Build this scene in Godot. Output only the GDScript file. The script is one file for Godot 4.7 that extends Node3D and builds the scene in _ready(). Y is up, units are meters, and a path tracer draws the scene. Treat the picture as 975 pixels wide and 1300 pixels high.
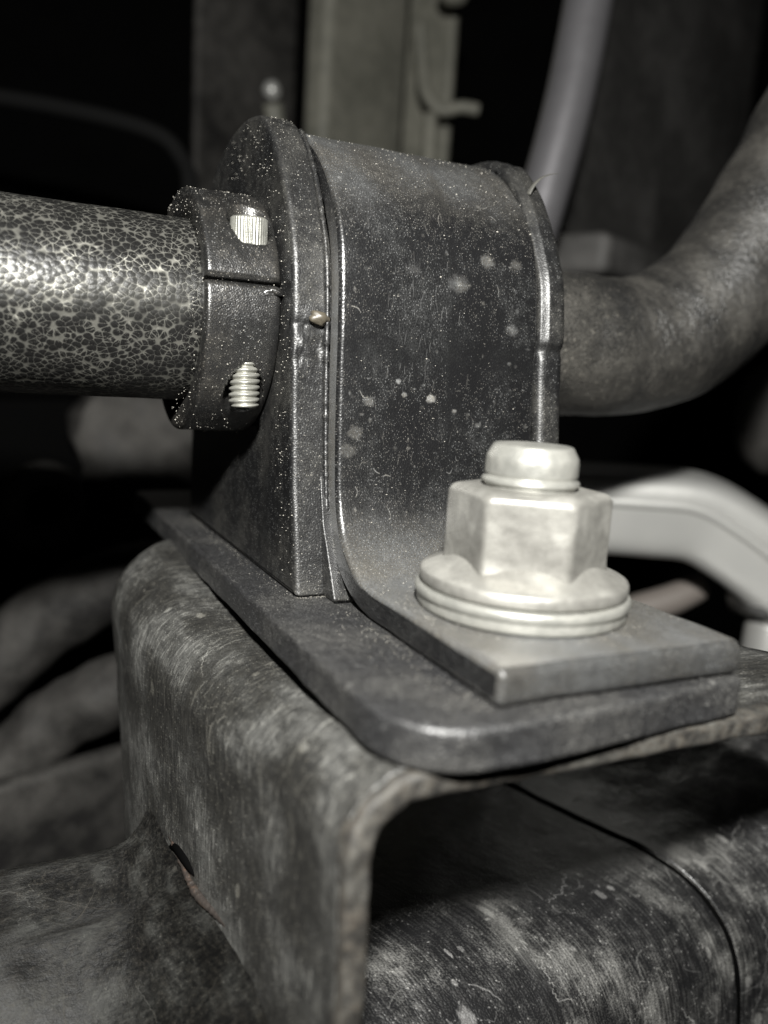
extends Node3D
# All shapes are worked out in millimetres and committed in metres.
# x runs along the stabiliser bar, y is up, z points out of the bracket; the origin lies on the foot of the bracket, under the nut.

const MM := 0.001
const BAR_Y := 33.8
const BAR_Z := -50.5
const BAR_R := 13.4

var taken := {}
var wob := FastNoiseLite.new()
var M := {}


func _ready() -> void:
	set_camera()
	set_light()
	make_materials()
	build_background()
	build_channel()
	build_arm()
	build_axle_tube()
	build_plate()
	build_bar()
	build_bushing()
	build_bracket()
	build_collar()
	build_nut()
	build_far_things()
	build_grit()


# ---------------------------------------------------------------- camera, light

func set_camera() -> void:
	var cam := Camera3D.new()
	cam.name = "camera"
	add_child(cam)
	var a := CameraAttributesPhysical.new()
	a.frustum_focal_length = 28.35
	a.frustum_focus_distance = 0.116
	a.frustum_near = 0.005
	a.frustum_far = 5.0
	a.exposure_aperture = 12.0
	cam.attributes = a
	cam.fov = 63.37
	cam.near = 0.005
	cam.far = 5.0
	var right := Vector3(0.8979, 0.0619, 0.4358)
	var up := Vector3(0.0188, 0.9838, -0.1785)
	cam.transform = Transform3D(Basis(right, up, right.cross(up)).orthonormalized(), Vector3(-58.1, 27.1, 79.3) * MM)
	cam.current = true


func set_light() -> void:
	var we := WorldEnvironment.new()
	we.name = "environment"
	var e := Environment.new()
	e.background_mode = Environment.BG_COLOR
	e.background_color = Color(0.022, 0.022, 0.022)
	e.tonemap_mode = Environment.TONE_MAPPER_LINEAR
	e.tonemap_exposure = 1.0
	e.sdfgi_enabled = true
	e.ssao_enabled = true
	e.ssil_enabled = true
	we.environment = e
	add_child(we)
	# the hand lamp that lights the place, above and behind the camera
	var l := AreaLight3D.new()
	l.name = "torch"
	l.area_size = Vector2(0.014, 0.014)
	l.area_normalize_energy = true
	l.light_energy = 0.146
	l.light_color = Color(1.0, 0.996, 0.978)
	l.shadow_enabled = true
	l.area_range = 3.0
	l.position = Vector3(-84, 118, 128) * MM
	add_child(l)
	l.look_at_from_position(l.position, Vector3(-5, 10, -25) * MM, Vector3.UP)


# ---------------------------------------------------------------- names and nodes

func numbered(called: String) -> String:
	var n: int = taken.get(called, 0)
	taken[called] = n + 1
	return called if n == 0 else "%s_%03d" % [called, n]


func thing(called: String, label: String, category: String, at_mm: Vector3, group := "") -> Node3D:
	var o := Node3D.new()
	o.name = numbered(called)
	o.position = at_mm * MM
	add_child(o, true)
	tag(o, label, category, group)
	return o


func tag(o: Node, label: String, category: String, group := "") -> void:
	o.set_meta("label", label)
	o.set_meta("category", category)
	if group:
		o.set_meta("group", group)


func put(called: String, mesh: Mesh, mat: Material, parent: Node3D) -> MeshInstance3D:
	var o := MeshInstance3D.new()
	o.mesh = mesh
	o.material_override = mat
	o.name = called
	parent.add_child(o, true)
	var from := Vector3.ZERO
	var p: Node = parent
	while p is Node3D and p != self:
		from += p.position
		p = p.get_parent()
	o.position = -from
	return o


func whole(called: String, label: String, category: String, mesh: Mesh, mat: Material, group := "") -> MeshInstance3D:
	var o := put(numbered(called), mesh, mat, self)
	tag(o, label, category, group)
	return o


# ---------------------------------------------------------------- mesh making

func commit(v: PackedVector3Array, uv: PackedVector2Array, ix: PackedInt32Array, orient := true) -> ArrayMesh:
	var mid := Vector3.ZERO
	for p in v:
		mid += p
	mid /= v.size()
	if orient:
		var vol := 0.0
		for k in range(0, ix.size(), 3):
			vol += (v[ix[k]] - mid).dot((v[ix[k + 1]] - mid).cross(v[ix[k + 2]] - mid))
		if vol > 0.0:   # front faces run clockwise
			for k in range(0, ix.size(), 3):
				var a := ix[k + 1]
				ix[k + 1] = ix[k + 2]
				ix[k + 2] = a
	var nrm := PackedVector3Array()
	nrm.resize(v.size())
	for k in range(0, ix.size(), 3):
		var n := (v[ix[k + 2]] - v[ix[k]]).cross(v[ix[k + 1]] - v[ix[k]])
		nrm[ix[k]] += n
		nrm[ix[k + 1]] += n
		nrm[ix[k + 2]] += n
	var out := PackedVector3Array()
	out.resize(v.size())
	for k in v.size():
		nrm[k] = nrm[k].normalized() if nrm[k].length() > 1e-9 else Vector3.UP
		out[k] = v[k] * MM
	var arr := []
	arr.resize(Mesh.ARRAY_MAX)
	arr[Mesh.ARRAY_VERTEX] = out
	arr[Mesh.ARRAY_NORMAL] = nrm
	arr[Mesh.ARRAY_TEX_UV] = uv
	arr[Mesh.ARRAY_INDEX] = ix
	var m := ArrayMesh.new()
	m.add_surface_from_arrays(Mesh.PRIMITIVE_TRIANGLES, arr)
	return m


func grid(nu: int, nv: int, f: Callable, uvs: Vector2, closed_v := false, caps := false) -> ArrayMesh:
	# f(u, v) in 0..1 gives a point; closed_v joins the last row to the first; caps close both ends of u with fans
	var v := PackedVector3Array()
	var uv := PackedVector2Array()
	var ix := PackedInt32Array()
	var row := nv + 1
	for i in nu + 1:
		for j in row:
			var b := float(j) / nv
			v.append(f.call(float(i) / nu, 0.0 if closed_v and j == nv else b))
			uv.append(Vector2(float(i) / nu * uvs.x, b * uvs.y))
	var weld := func(i: int, j: int) -> int: return i * row + (j % nv if closed_v else j)
	for i in nu:
		for j in nv:
			var a: int = weld.call(i, j)
			var b: int = weld.call(i, j + 1)
			var c: int = weld.call(i + 1, j)
			var d: int = weld.call(i + 1, j + 1)
			if closed_v and j == nv - 1:   # keep the seam's own uv
				b = i * row + nv
				d = (i + 1) * row + nv
			ix.append_array(PackedInt32Array([a, c, b, b, c, d]))
	if caps:
		for i in [0, nu]:
			var mid := Vector3.ZERO
			for j in nv:
				mid += v[i * row + j]
			v.append(mid / nv)
			uv.append(uv[i * row])
			var at := v.size() - 1
			for j in nv:
				var a: int = i * row + j
				var b: int = i * row + (j + 1 if j + 1 < nv or not closed_v else nv)
				ix.append_array(PackedInt32Array([at, a, b] if i == 0 else [at, b, a]))
	var m := commit(v, uv, ix, closed_v)
	if closed_v:   # average the normals of the seam's two columns
		var arr := m.surface_get_arrays(0)
		var nn: PackedVector3Array = arr[Mesh.ARRAY_NORMAL]
		for i in nu + 1:
			var n := (nn[i * row] + nn[i * row + nv]).normalized()
			nn[i * row] = n
			nn[i * row + nv] = n
		arr[Mesh.ARRAY_NORMAL] = nn
		m = ArrayMesh.new()
		m.add_surface_from_arrays(Mesh.PRIMITIVE_TRIANGLES, arr)
	return m


func extrude(prof: PackedVector2Array, to3: Callable, t0: float, t1: float, r: float, nseg: int, uvs := Vector2(0.01, 0.01), disp: Variant = null) -> ArrayMesh:
	# prof: closed outline; to3(a, b, t) places it; the ends are rounded by r; disp(a, b, t) pushes along the outline's normal
	var n := prof.size()
	var area := 0.0
	for i in n:
		area += prof[i].cross(prof[(i + 1) % n])
	if area < 0:
		prof = prof.duplicate()
		prof.reverse()
	var nor := PackedVector2Array()
	var arc := PackedFloat32Array()
	var run := 0.0
	for i in n:
		var d1 := (prof[i] - prof[(i + n - 1) % n]).normalized()
		var d2 := (prof[(i + 1) % n] - prof[i]).normalized()
		var d := (d1 + d2).normalized()
		nor.append(Vector2(d.y, -d.x) / maxf(0.5, d.dot(d1)))
		arc.append(run)
		run += prof[i].distance_to(prof[(i + 1) % n])
	if area < 0:   # u counts along the outline as it was given
		for i in n:
			arc[i] = arc[n - 1] - arc[i]
	var rings := []
	for k in 5:
		var a := k / 4.0 * PI / 2
		rings.append([t0 + r * (1 - cos(a)), r * (1 - sin(a))])
	for k in range(1, nseg):
		rings.append([lerpf(t0 + r, t1 - r, float(k) / nseg), 0.0])
	for k in 5:
		var a := (4 - k) / 4.0 * PI / 2
		rings.append([t1 - r * (1 - cos(a)), r * (1 - sin(a))])
	var v := PackedVector3Array()
	var uv := PackedVector2Array()
	var ix := PackedInt32Array()
	for ring in rings:
		for j in n:
			var p := prof[j]
			var off: float = -ring[1]
			if disp != null:
				off += disp.call(p.x, p.y, ring[0])
			p += nor[j] * off
			v.append(to3.call(p.x, p.y, ring[0]))
			uv.append(Vector2(arc[j] * uvs.x, (ring[0] - t0) * uvs.y))
	for i in rings.size() - 1:
		for j in n:
			var a := i * n + j
			var b := i * n + (j + 1) % n
			ix.append_array(PackedInt32Array([a, b, a + n, b, b + n, a + n]))
	for e in [0, rings.size() - 1]:
		var poly := PackedVector2Array()
		for j in n:
			poly.append(prof[j] + nor[j] * -float(rings[e][1]))
		var tri := Geometry2D.triangulate_polygon(poly)
		if tri.is_empty():
			tri = Geometry2D.triangulate_polygon(prof)
		if tri.is_empty():
			print("an end could not be closed")
		for k in range(0, tri.size(), 3):
			var q := [tri[k], tri[k + 1], tri[k + 2]]
			var ar := (poly[q[1]] - poly[q[0]]).cross(poly[q[2]] - poly[q[0]])
			if (ar > 0) == (e == 0):
				q.reverse()
			for s in q:
				ix.append(v.size())
				v.append(v[e * n + s])
				uv.append(Vector2(prof[s].x * uvs.x, prof[s].y * uvs.y))
	return commit(v, uv, ix)


func rounded(corners: Array, n := 6) -> PackedVector2Array:
	# corners: [x, y, radius]
	var out := PackedVector2Array()
	var m := corners.size()
	for i in m:
		var p := Vector2(corners[i][0], corners[i][1])
		var r: float = corners[i][2]
		var a := (Vector2(corners[(i + m - 1) % m][0], corners[(i + m - 1) % m][1]) - p).normalized()
		var b := (Vector2(corners[(i + 1) % m][0], corners[(i + 1) % m][1]) - p).normalized()
		if r <= 0.0:
			out.append(p)
			continue
		var half := acos(clampf(a.dot(b), -1, 1)) / 2
		var l := r / tan(half)
		for k in n + 1:
			var t := float(k) / n
			out.append((p + a * l).lerp(p, t).lerp(p.lerp(p + b * l, t), t))
	return out


func curve(pts: Array, step: float) -> PackedVector2Array:
	var out := PackedVector2Array()
	for i in pts.size() - 1:
		var p0: Vector2 = pts[maxi(i - 1, 0)]
		var p3: Vector2 = pts[mini(i + 2, pts.size() - 1)]
		var k := maxi(1, int(ceil(pts[i].distance_to(pts[i + 1]) / step)))
		for j in k:
			out.append(pts[i].cubic_interpolate(pts[i + 1], p0, p3, float(j) / k))
	out.append(pts[-1])
	return out


func path3(pts: Array, t: float) -> Vector3:
	var s := t * (pts.size() - 1)
	var i := clampi(int(floor(s)), 0, pts.size() - 2)
	return pts[i].cubic_interpolate(pts[i + 1], pts[maxi(i - 1, 0)], pts[mini(i + 2, pts.size() - 1)], s - i)


func tube(pts: Array, rad: Callable, nu: int, nv: int, uvs: Vector2, squash := 1.0, bump := 0.0, boxy := 2.0, up := Vector3(0.13, 0.97, 0.2)) -> ArrayMesh:
	var frames := []
	up = up.normalized()
	for i in nu + 1:
		var t := float(i) / nu
		var d := (path3(pts, minf(t + 0.004, 1.0)) - path3(pts, maxf(t - 0.004, 0.0))).normalized()
		up = (up - d * up.dot(d)).normalized()
		frames.append([path3(pts, t), up, d.cross(up)])
	return grid(nu, nv, func(u: float, v: float) -> Vector3:
		var f: Array = frames[roundi(u * nu)]
		var a := v * TAU
		var r: float = rad.call(u)
		if boxy != 2.0:
			r *= pow(pow(absf(cos(a)), boxy) + pow(absf(sin(a)), boxy), -1.0 / boxy)
		var dir: Vector3 = f[1] * cos(a) * squash + f[2] * sin(a)
		if bump > 0.0:
			r += bump * wob.get_noise_3dv(f[0] + dir * r)
		return f[0] + dir * r, uvs, true, true)


func lathe(prof: Array, at: Vector3, ax: Vector3, nseg: int, uvs := Vector2(1, 1), shape: Variant = null) -> ArrayMesh:
	# prof: [radius, height] up the axis, from the bottom centre to the top centre
	var y := ax.normalized()
	var x := y.cross(Vector3(0.3, 0.2, 0.93)).normalized()
	var z := x.cross(y)
	return grid(prof.size() - 1, nseg, func(u: float, v: float) -> Vector3:
		var p: Array = prof[roundi(u * (prof.size() - 1))]
		var a := v * TAU
		var r: float = p[0]
		if shape != null:
			r = shape.call(a, p[1], r)
		return at + (x * cos(a) + z * sin(a)) * r + y * p[1], uvs, true, false)


# ---------------------------------------------------------------- textures

func noise(n: int, m: int, type: int, freq: float, oct: int, sd: int, ret := 0, warp := 0.0) -> PackedByteArray:
	var f := FastNoiseLite.new()
	f.noise_type = type
	f.seed = sd
	f.frequency = freq
	f.fractal_type = FastNoiseLite.FRACTAL_FBM if oct > 1 else FastNoiseLite.FRACTAL_NONE
	f.fractal_octaves = oct
	if type == FastNoiseLite.TYPE_CELLULAR:
		f.cellular_return_type = ret
	if warp > 0.0:
		f.domain_warp_enabled = true
		f.domain_warp_amplitude = warp
		f.domain_warp_frequency = freq * 0.7
		f.domain_warp_fractal_type = FastNoiseLite.DOMAIN_WARP_FRACTAL_NONE
	return f.get_seamless_image(n, m, false, false, 0.08, true).get_data()


func streaks(n: int, m: int, along_x: float, along_y: float, sd: int) -> PackedByteArray:
	var f := FastNoiseLite.new()
	f.noise_type = FastNoiseLite.TYPE_SIMPLEX_SMOOTH
	f.seed = sd
	f.frequency = 0.22
	f.fractal_octaves = 3
	f.domain_warp_enabled = true
	f.domain_warp_amplitude = 6.0
	f.domain_warp_frequency = 0.03
	var im := f.get_seamless_image(maxi(8, int(n / along_x)), maxi(8, int(m / along_y)), false, false, 0.1, true)
	im.resize(n, m, Image.INTERPOLATE_CUBIC)
	return im.get_data()


func splat(d: PackedFloat32Array, w: int, h: int, cx: float, cy: float, rx: float, ry: float, amp: float, soft := 0.5, ring := 0.0) -> PackedFloat32Array:
	var rr := 1.6
	for y in range(maxi(0, int(cy - ry * rr)), mini(h, int(cy + ry * rr) + 1)):
		for x in range(maxi(0, int(cx - rx * rr)), mini(w, int(cx + rx * rr) + 1)):
			var q := Vector2((x - cx) / rx, (y - cy) / ry)
			var l := q.length() + 0.28 * wob.get_noise_2d(x * 24.0 / rx + cx, y * 24.0 / ry + cy)
			var a := clampf((1.0 - l) / soft, 0, 1)
			if ring > 0.0:
				a *= clampf(absf(l) * 1.2, 1.0 - ring, 1.0)
			d[y * w + x] += amp * a * (0.8 + 0.5 * wob.get_noise_2d(x * 5.0, y * 5.0))
	return d


func scratch(d: PackedFloat32Array, w: int, h: int, from: Vector2, to: Vector2, bend: float, width: float, amp: float) -> PackedFloat32Array:
	var n := int(from.distance_to(to)) + 2
	var side := (to - from).orthogonal().normalized()
	for k in n:
		var t := float(k) / (n - 1)
		var p := from.lerp(to, t) + side * bend * sin(t * PI) + side * bend * 0.5 * wob.get_noise_2d(k * 0.9, from.x * 9)
		var ww := width * (0.4 + 0.6 * sin(t * PI))
		for y in range(maxi(0, int(p.y - ww)), mini(h, int(p.y + ww) + 2)):
			for x in range(maxi(0, int(p.x - ww)), mini(w, int(p.x + ww) + 2)):
				var a := clampf(1.0 - (Vector2(x, y) - p).length() / (ww + 0.7), 0, 1) * amp
				d[y * w + x] = maxf(d[y * w + x], a)
	return d


func lut(base: Color, dust: Color, gamma := 1.0) -> PackedByteArray:
	# 256 sRGB triples between two linear colours
	var out := PackedByteArray()
	for i in 256:
		var c := base.lerp(dust, pow(i / 255.0, gamma)).linear_to_srgb()
		out.append(clampi(roundi(c.r * 255), 0, 255))
		out.append(clampi(roundi(c.g * 255), 0, 255))
		out.append(clampi(roundi(c.b * 255), 0, 255))
	return out


func surface(w: int, h: int, o: Dictionary) -> StandardMaterial3D:
	# A coat of dust over a base. How much lies where comes from noises, dried films with crisp borders, tide lines, specks (dust and painted glints) and a sheet of stains;
	# the same sheet sets gloss and relief.
	var sd: int = o.seed
	var sc: float = o.get("scale", 1.0)
	var pa := noise(w, h, FastNoiseLite.TYPE_SIMPLEX_SMOOTH, o.get("patch_freq", 0.004) / sc, 7, sd)
	var pb := noise(w, h, FastNoiseLite.TYPE_SIMPLEX, 0.03 / sc, 5, sd + 1)
	var pf := noise(w, h, FastNoiseLite.TYPE_SIMPLEX, o.get("fine", 0.2) / sc, 3, sd + 2)
	var pr := noise(w, h, FastNoiseLite.TYPE_SIMPLEX_SMOOTH, o.get("tide_freq", 0.012) / sc, 4, sd + 5)
	var ps := pb
	if o.has("streak"):
		var sv: Vector2 = o.streak
		ps = streaks(w, h, sv.x, sv.y, sd + 3)
	var pc := noise(w, h, FastNoiseLite.TYPE_CELLULAR, o.get("speck_freq", 0.12) / sc, 1, sd + 4, FastNoiseLite.RETURN_DISTANCE)
	var dec: PackedFloat32Array = o.get("stain", PackedFloat32Array())
	if dec.is_empty():
		dec.resize(w * h)
	var l1 := lut(o.base, o.dust)
	var l2 := lut(o.get("base2", o.base), o.get("dust2", o.dust))
	var k: float = o.get("k", 0.1)
	var ka: float = o.get("a", 0.2) / 127.5
	var kb: float = o.get("b", 0.1) / 127.5
	var kf: float = o.get("f", 0.1) / 127.5
	var ks: float = o.get("s", 0.0) / 127.5
	var k0 := k - 127.5 * (ka + kb + kf + ks)
	var st: float = o.get("speck_size", 30.0)
	var sa: float = o.get("speck", 0.4)
	var rb: float = o.get("gloss", 0.35)
	var rd: float = o.get("matt", 0.85)
	var hf: float = o.get("hf", 0.3)
	var hb: float = o.get("hb", 0.3)
	var hd: float = o.get("hd", 0.3)
	var hs: float = o.get("hs", 0.0)
	var film: float = o.get("film", 0.0)
	var tide: float = o.get("tide", 0.0)
	var soft: float = o.get("soft", 0.02)
	var smear: float = o.get("smear", 0.0)
	var h0 := 128.0 - 128 * (hf + hb + hs)
	var alb := PackedByteArray()
	alb.resize(w * h * 3)
	var rel := PackedByteArray()
	rel.resize(w * h * 3)
	var gap: int = o.get("speck_gap", 90)
	for i in w * h:
		var f := pf[i]
		var b := pb[i]
		var a := pa[i]
		var r := pr[i]
		var t := k0 + ka * a + kb * b + kf * f + ks * ps[i] + dec[i]
		if film > 0.0:
			var e := (0.7 * r + 0.8 * a + 0.16 * f - 222.0) * soft
			if e > 0.0:
				t += film * minf(e, 1.0) * (0.55 + f * 0.0035)
		if smear > 0.0:
			var e := (ps[i] - 158.0) * 0.03
			if e > 0.0:
				t += smear * minf(e, 1.0) * clampf((a + 0.4 * b - 165.0) * 0.02, 0.0, 1.0)
		if tide > 0.0 and a > 100:
			var e := absf(r - 118.0)
			if e < 2.4:
				t += tide * (1.0 - e / 2.4) * minf((a - 100) * 0.02, 1.0) * b * 0.008
		var sp := 0.0
		if pc[i] < st and b > gap:
			sp = sa * (1.0 - pc[i] / st)
		t = clampf(t, 0.0, 1.0)
		var q := int(minf(t + sp, 1.0) * 255.0) * 3
		var j := i * 3
		if a + (f - 128) > 128:
			alb[j] = l1[q]
			alb[j + 1] = l1[q + 1]
			alb[j + 2] = l1[q + 2]
		else:
			alb[j] = l2[q]
			alb[j + 1] = l2[q + 1]
			alb[j + 2] = l2[q + 2]
		rel[j] = clampi(int(h0 + hf * f + hb * b + hs * ps[i] + 110.0 * hd * (t - 0.3) + 60.0 * sp), 0, 255)
		rel[j + 1] = int((rb + (rd - rb) * t) * 255.0)
	var m := StandardMaterial3D.new()
	m.albedo_texture = ImageTexture.create_from_image(Image.create_from_data(w, h, false, Image.FORMAT_RGB8, alb))
	wear(m, rel, w, h, o.get("relief", 0.1))
	if o.has("tile"):
		m.uv1_triplanar = true
		m.uv1_scale = Vector3.ONE * (1000.0 / float(o.tile))
		m.uv1_triplanar_sharpness = 4.0
	m.metallic_specular = o.get("spec", 0.5)
	m.metallic = o.get("metal", 0.0)
	return m


func wear(m: StandardMaterial3D, rel: PackedByteArray, w: int, h: int, relief_mm: float) -> void:
	var t := ImageTexture.create_from_image(Image.create_from_data(w, h, false, Image.FORMAT_RGB8, rel))
	m.roughness = 1.0
	m.roughness_texture = t
	m.roughness_texture_channel = BaseMaterial3D.TEXTURE_CHANNEL_GREEN
	m.heightmap_enabled = true
	m.heightmap_texture = t
	m.heightmap_scale = relief_mm * 0.1   # centimetres


func plain(c: Color, rough: float, metal := 0.0) -> StandardMaterial3D:
	var m := StandardMaterial3D.new()
	m.albedo_color = c.linear_to_srgb()
	m.roughness = rough
	m.metallic = metal
	return m


func crackle() -> StandardMaterial3D:
	# the bar's coat: dark round domes parted by a net of pale dust, thick where three domes meet
	var n := 1408
	var c1 := noise(n, n, FastNoiseLite.TYPE_CELLULAR, 0.07, 1, 11, FastNoiseLite.RETURN_DISTANCE2_SUB, 9.0)
	var c3 := noise(n, n, FastNoiseLite.TYPE_CELLULAR, 0.07, 1, 11, FastNoiseLite.RETURN_DISTANCE, 9.0)
	var c2 := noise(n, n, FastNoiseLite.TYPE_CELLULAR, 0.09, 1, 12, FastNoiseLite.RETURN_DISTANCE2_SUB, 7.0)
	var pa := noise(n, n, FastNoiseLite.TYPE_SIMPLEX_SMOOTH, 0.004, 3, 13)
	var pb := noise(n, n, FastNoiseLite.TYPE_SIMPLEX, 0.014, 4, 14)
	var pf := noise(n, n, FastNoiseLite.TYPE_SIMPLEX, 0.2, 2, 15)
	var l1 := lut(Color(0.007, 0.007, 0.007), Color(0.50, 0.49, 0.435), 1.15)
	var alb := PackedByteArray()
	alb.resize(n * n * 3)
	var rel := PackedByteArray()
	rel.resize(n * n * 3)
	for y in n:
		var sheen := exp(-pow((y / float(n) - 0.205) / 0.03, 2.0))   # pale highlight band painted along the bar, broken up by the patches
		for x in n:
			var i := y * n + x
			var bb := pb[i]
			var d1 := c1[i] / (6.0 + bb * 0.11)
			var e := 0.0
			if d1 < 1.0:
				e = (1.0 - d1) * (0.1 + bb * 0.0034)
			var g := (c3[i] - 128.0) * 0.018
			if g > 0.0:
				e = maxf(e, minf(g, 1.0) * (0.1 + bb * 0.0026))
			var d2 := c2[i] / 12.0
			if d2 < 1.0 and bb > 128:
				e = maxf(e, (1.0 - d2) * 0.45)
			var patch := clampf((pa[i] - 20) / 170.0, 0.0, 1.0)
			var t := e * (0.3 + 0.7 * patch) + pf[i] * 0.0001
			if sheen > 0.05 and pa[i] > 70:
				t = lerpf(t, 0.10 + bb * 0.0005 + t * 0.5, sheen * clampf((pa[i] - 70) * 0.02, 0.0, 0.45))
			t = clampf(t, 0.0, 1.0)
			var q := int(t * 255.0) * 3
			var j := i * 3
			alb[j] = l1[q]
			alb[j + 1] = l1[q + 1]
			alb[j + 2] = l1[q + 2]
			rel[j] = clampi(int(200.0 - c3[i] * 1.1 + pf[i] * 0.14), 0, 255)
			rel[j + 1] = int((0.34 + 0.2 * t) * 255.0)
			rel[j + 2] = int(clampf(t * 2.0 - 0.15, 0.0, 0.75) * 255.0)
	var m := StandardMaterial3D.new()
	m.albedo_texture = ImageTexture.create_from_image(Image.create_from_data(n, n, false, Image.FORMAT_RGB8, alb))
	wear(m, rel, n, n, 0.07)
	m.metallic = 1.0
	m.metallic_specular = 0.4
	m.metallic_texture = m.roughness_texture
	m.metallic_texture_channel = BaseMaterial3D.TEXTURE_CHANNEL_BLUE
	return m


func strap_stains(w: int, h: int) -> PackedFloat32Array:
	var d := PackedFloat32Array()
	d.resize(w * h)
	var sx := w / 130.0
	var sy := h / 32.2
	for x in w:
		var s := x / sx - 4.3
		var a := 0.0
		if s < 0.5:
			a = 0.08
		elif s < 31.0:
			a = 0.19
		elif s < 47.0:
			a = lerpf(0.19, 0.008, smoothstep(31.0, 47.0, s))
		elif s < 120.0:
			a = 0.09 * smoothstep(80.0, 96.0, s)
		for y in h:
			d[y * w + x] = a * (1.0 + (0.9 * wob.get_noise_2d(x * 9.0, y * 13.0) + 0.6 * wob.get_noise_2d(x * 31.0, y * 45.0) if a > 0.04 else 0.0)) + 0.012 * clampf(1.0 - y / (h * 0.25), 0, 1)
	var spots := [[76.0, 4.1, 2.0, 0.20, 1.0], [79.8, 9.0, 1.5, 0.16, 0.5], [79.8, 13.9, 1.3, 0.12, 0.6], [59.6, 0.1, 0.9, 0.40, 0.4], [70.1, 13.2, 1.3, 0.16, 0.9], [58.9, -9.6, 1.0, 0.15, 0.5], [54.5, -11.6, 1.4, 0.10, 0.4], [77.4, -3.3, 1.6, 0.06, 0.9], [61.8, -5.2, 0.5, 0.3, 0.5], [60.0, -4.2, 0.55, 0.28, 0.5], [52.0, -12.6, 1.4, 0.09, 0.4], [58.0, 4.0, 0.45, 0.25, 0.5], [56.0, 8.0, 0.6, 0.15, 0.6]]
	for p in spots:
		d = splat(d, w, h, (p[0] + 4.3) * sx, (p[1] + 14.2) * sy, p[2] * sx * 0.8, p[2] * sy * 1.0, p[3], p[4])
	var rng := RandomNumberGenerator.new()
	rng.seed = 5
	for k in 90:
		d = splat(d, w, h, rng.randf_range(44, 99) * sx, rng.randf() * h, rng.randf_range(0.12, 0.5) * sx, rng.randf_range(0.12, 0.5) * sy, rng.randf_range(0.03, 0.14), 0.6)
	for k in 110:
		var p := Vector2(rng.randfn(76, 11) * sx, (rng.randfn(-3, 4) + 14.2) * sy)
		d = scratch(d, w, h, p, p + Vector2(rng.randf_range(0.4, 2.2) * sx, rng.randf_range(-0.4, 0.5) * sy), rng.randf_range(-2, 2), 0.4, rng.randf_range(0.04, 0.2))
	for k in 26:
		var p := Vector2(rng.randf_range(38, 95) * sx, rng.randf() * h)
		d = scratch(d, w, h, p, p + Vector2(rng.randf_range(-2, 2) * sx, rng.randf_range(-1.5, 1.5) * sy), rng.randf_range(-5, 5), 0.5, rng.randf_range(0.2, 0.5))
	return d


func grime_stains(w: int, h: int, sd: int, blobs: int, curls: int, big: float, chips := 0, wipes := 0, hairs := 0) -> PackedFloat32Array:
	var d := PackedFloat32Array()
	d.resize(w * h)
	var rng := RandomNumberGenerator.new()
	rng.seed = sd
	for k in blobs:
		var r := rng.randf_range(0.002, 0.012) * w * big
		d = splat(d, w, h, rng.randf() * w, rng.randf() * h, r * rng.randf_range(0.5, 1.1), r, rng.randf_range(0.1, 0.5), rng.randf_range(0.25, 0.8), rng.randf_range(0.0, 0.6))
	for k in chips:
		var r := rng.randf_range(0.006, 0.022) * w
		d = splat(d, w, h, rng.randf() * w, rng.randf() * h, r * rng.randf_range(0.9, 1.5), r * rng.randf_range(0.5, 0.9), rng.randf_range(0.25, 0.6), rng.randf_range(0.15, 0.4))
	for k in wipes:   # strokes where something rubbed the dirt, mostly over the shoulder
		var p := Vector2(rng.randf_range(0.02, 0.55) * w, rng.randf() * h)
		d = scratch(d, w, h, p, p + Vector2(rng.randf_range(0.02, 0.12) * w, rng.randf_range(-0.02, 0.02) * h), rng.randf_range(-0.006, 0.006) * w, rng.randf_range(0.8, 5.0), rng.randf_range(0.06, 0.4))
	for k in hairs:
		var p := Vector2(rng.randf() * w, rng.randf() * h)
		d = scratch(d, w, h, p, p + Vector2.from_angle(rng.randf() * TAU) * rng.randf_range(0.08, 0.3) * w, rng.randf_range(-0.05, 0.05) * w, rng.randf_range(0.7, 1.5), rng.randf_range(0.3, 0.8))
	for k in curls:
		var p := Vector2(rng.randf() * w, rng.randf() * h)
		var q := p + Vector2.from_angle(rng.randf() * TAU) * rng.randf_range(0.01, 0.05) * w
		d = scratch(d, w, h, p, q, rng.randf_range(-0.012, 0.012) * w, rng.randf_range(0.6, 1.6), rng.randf_range(0.15, 0.5))
	return d


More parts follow.
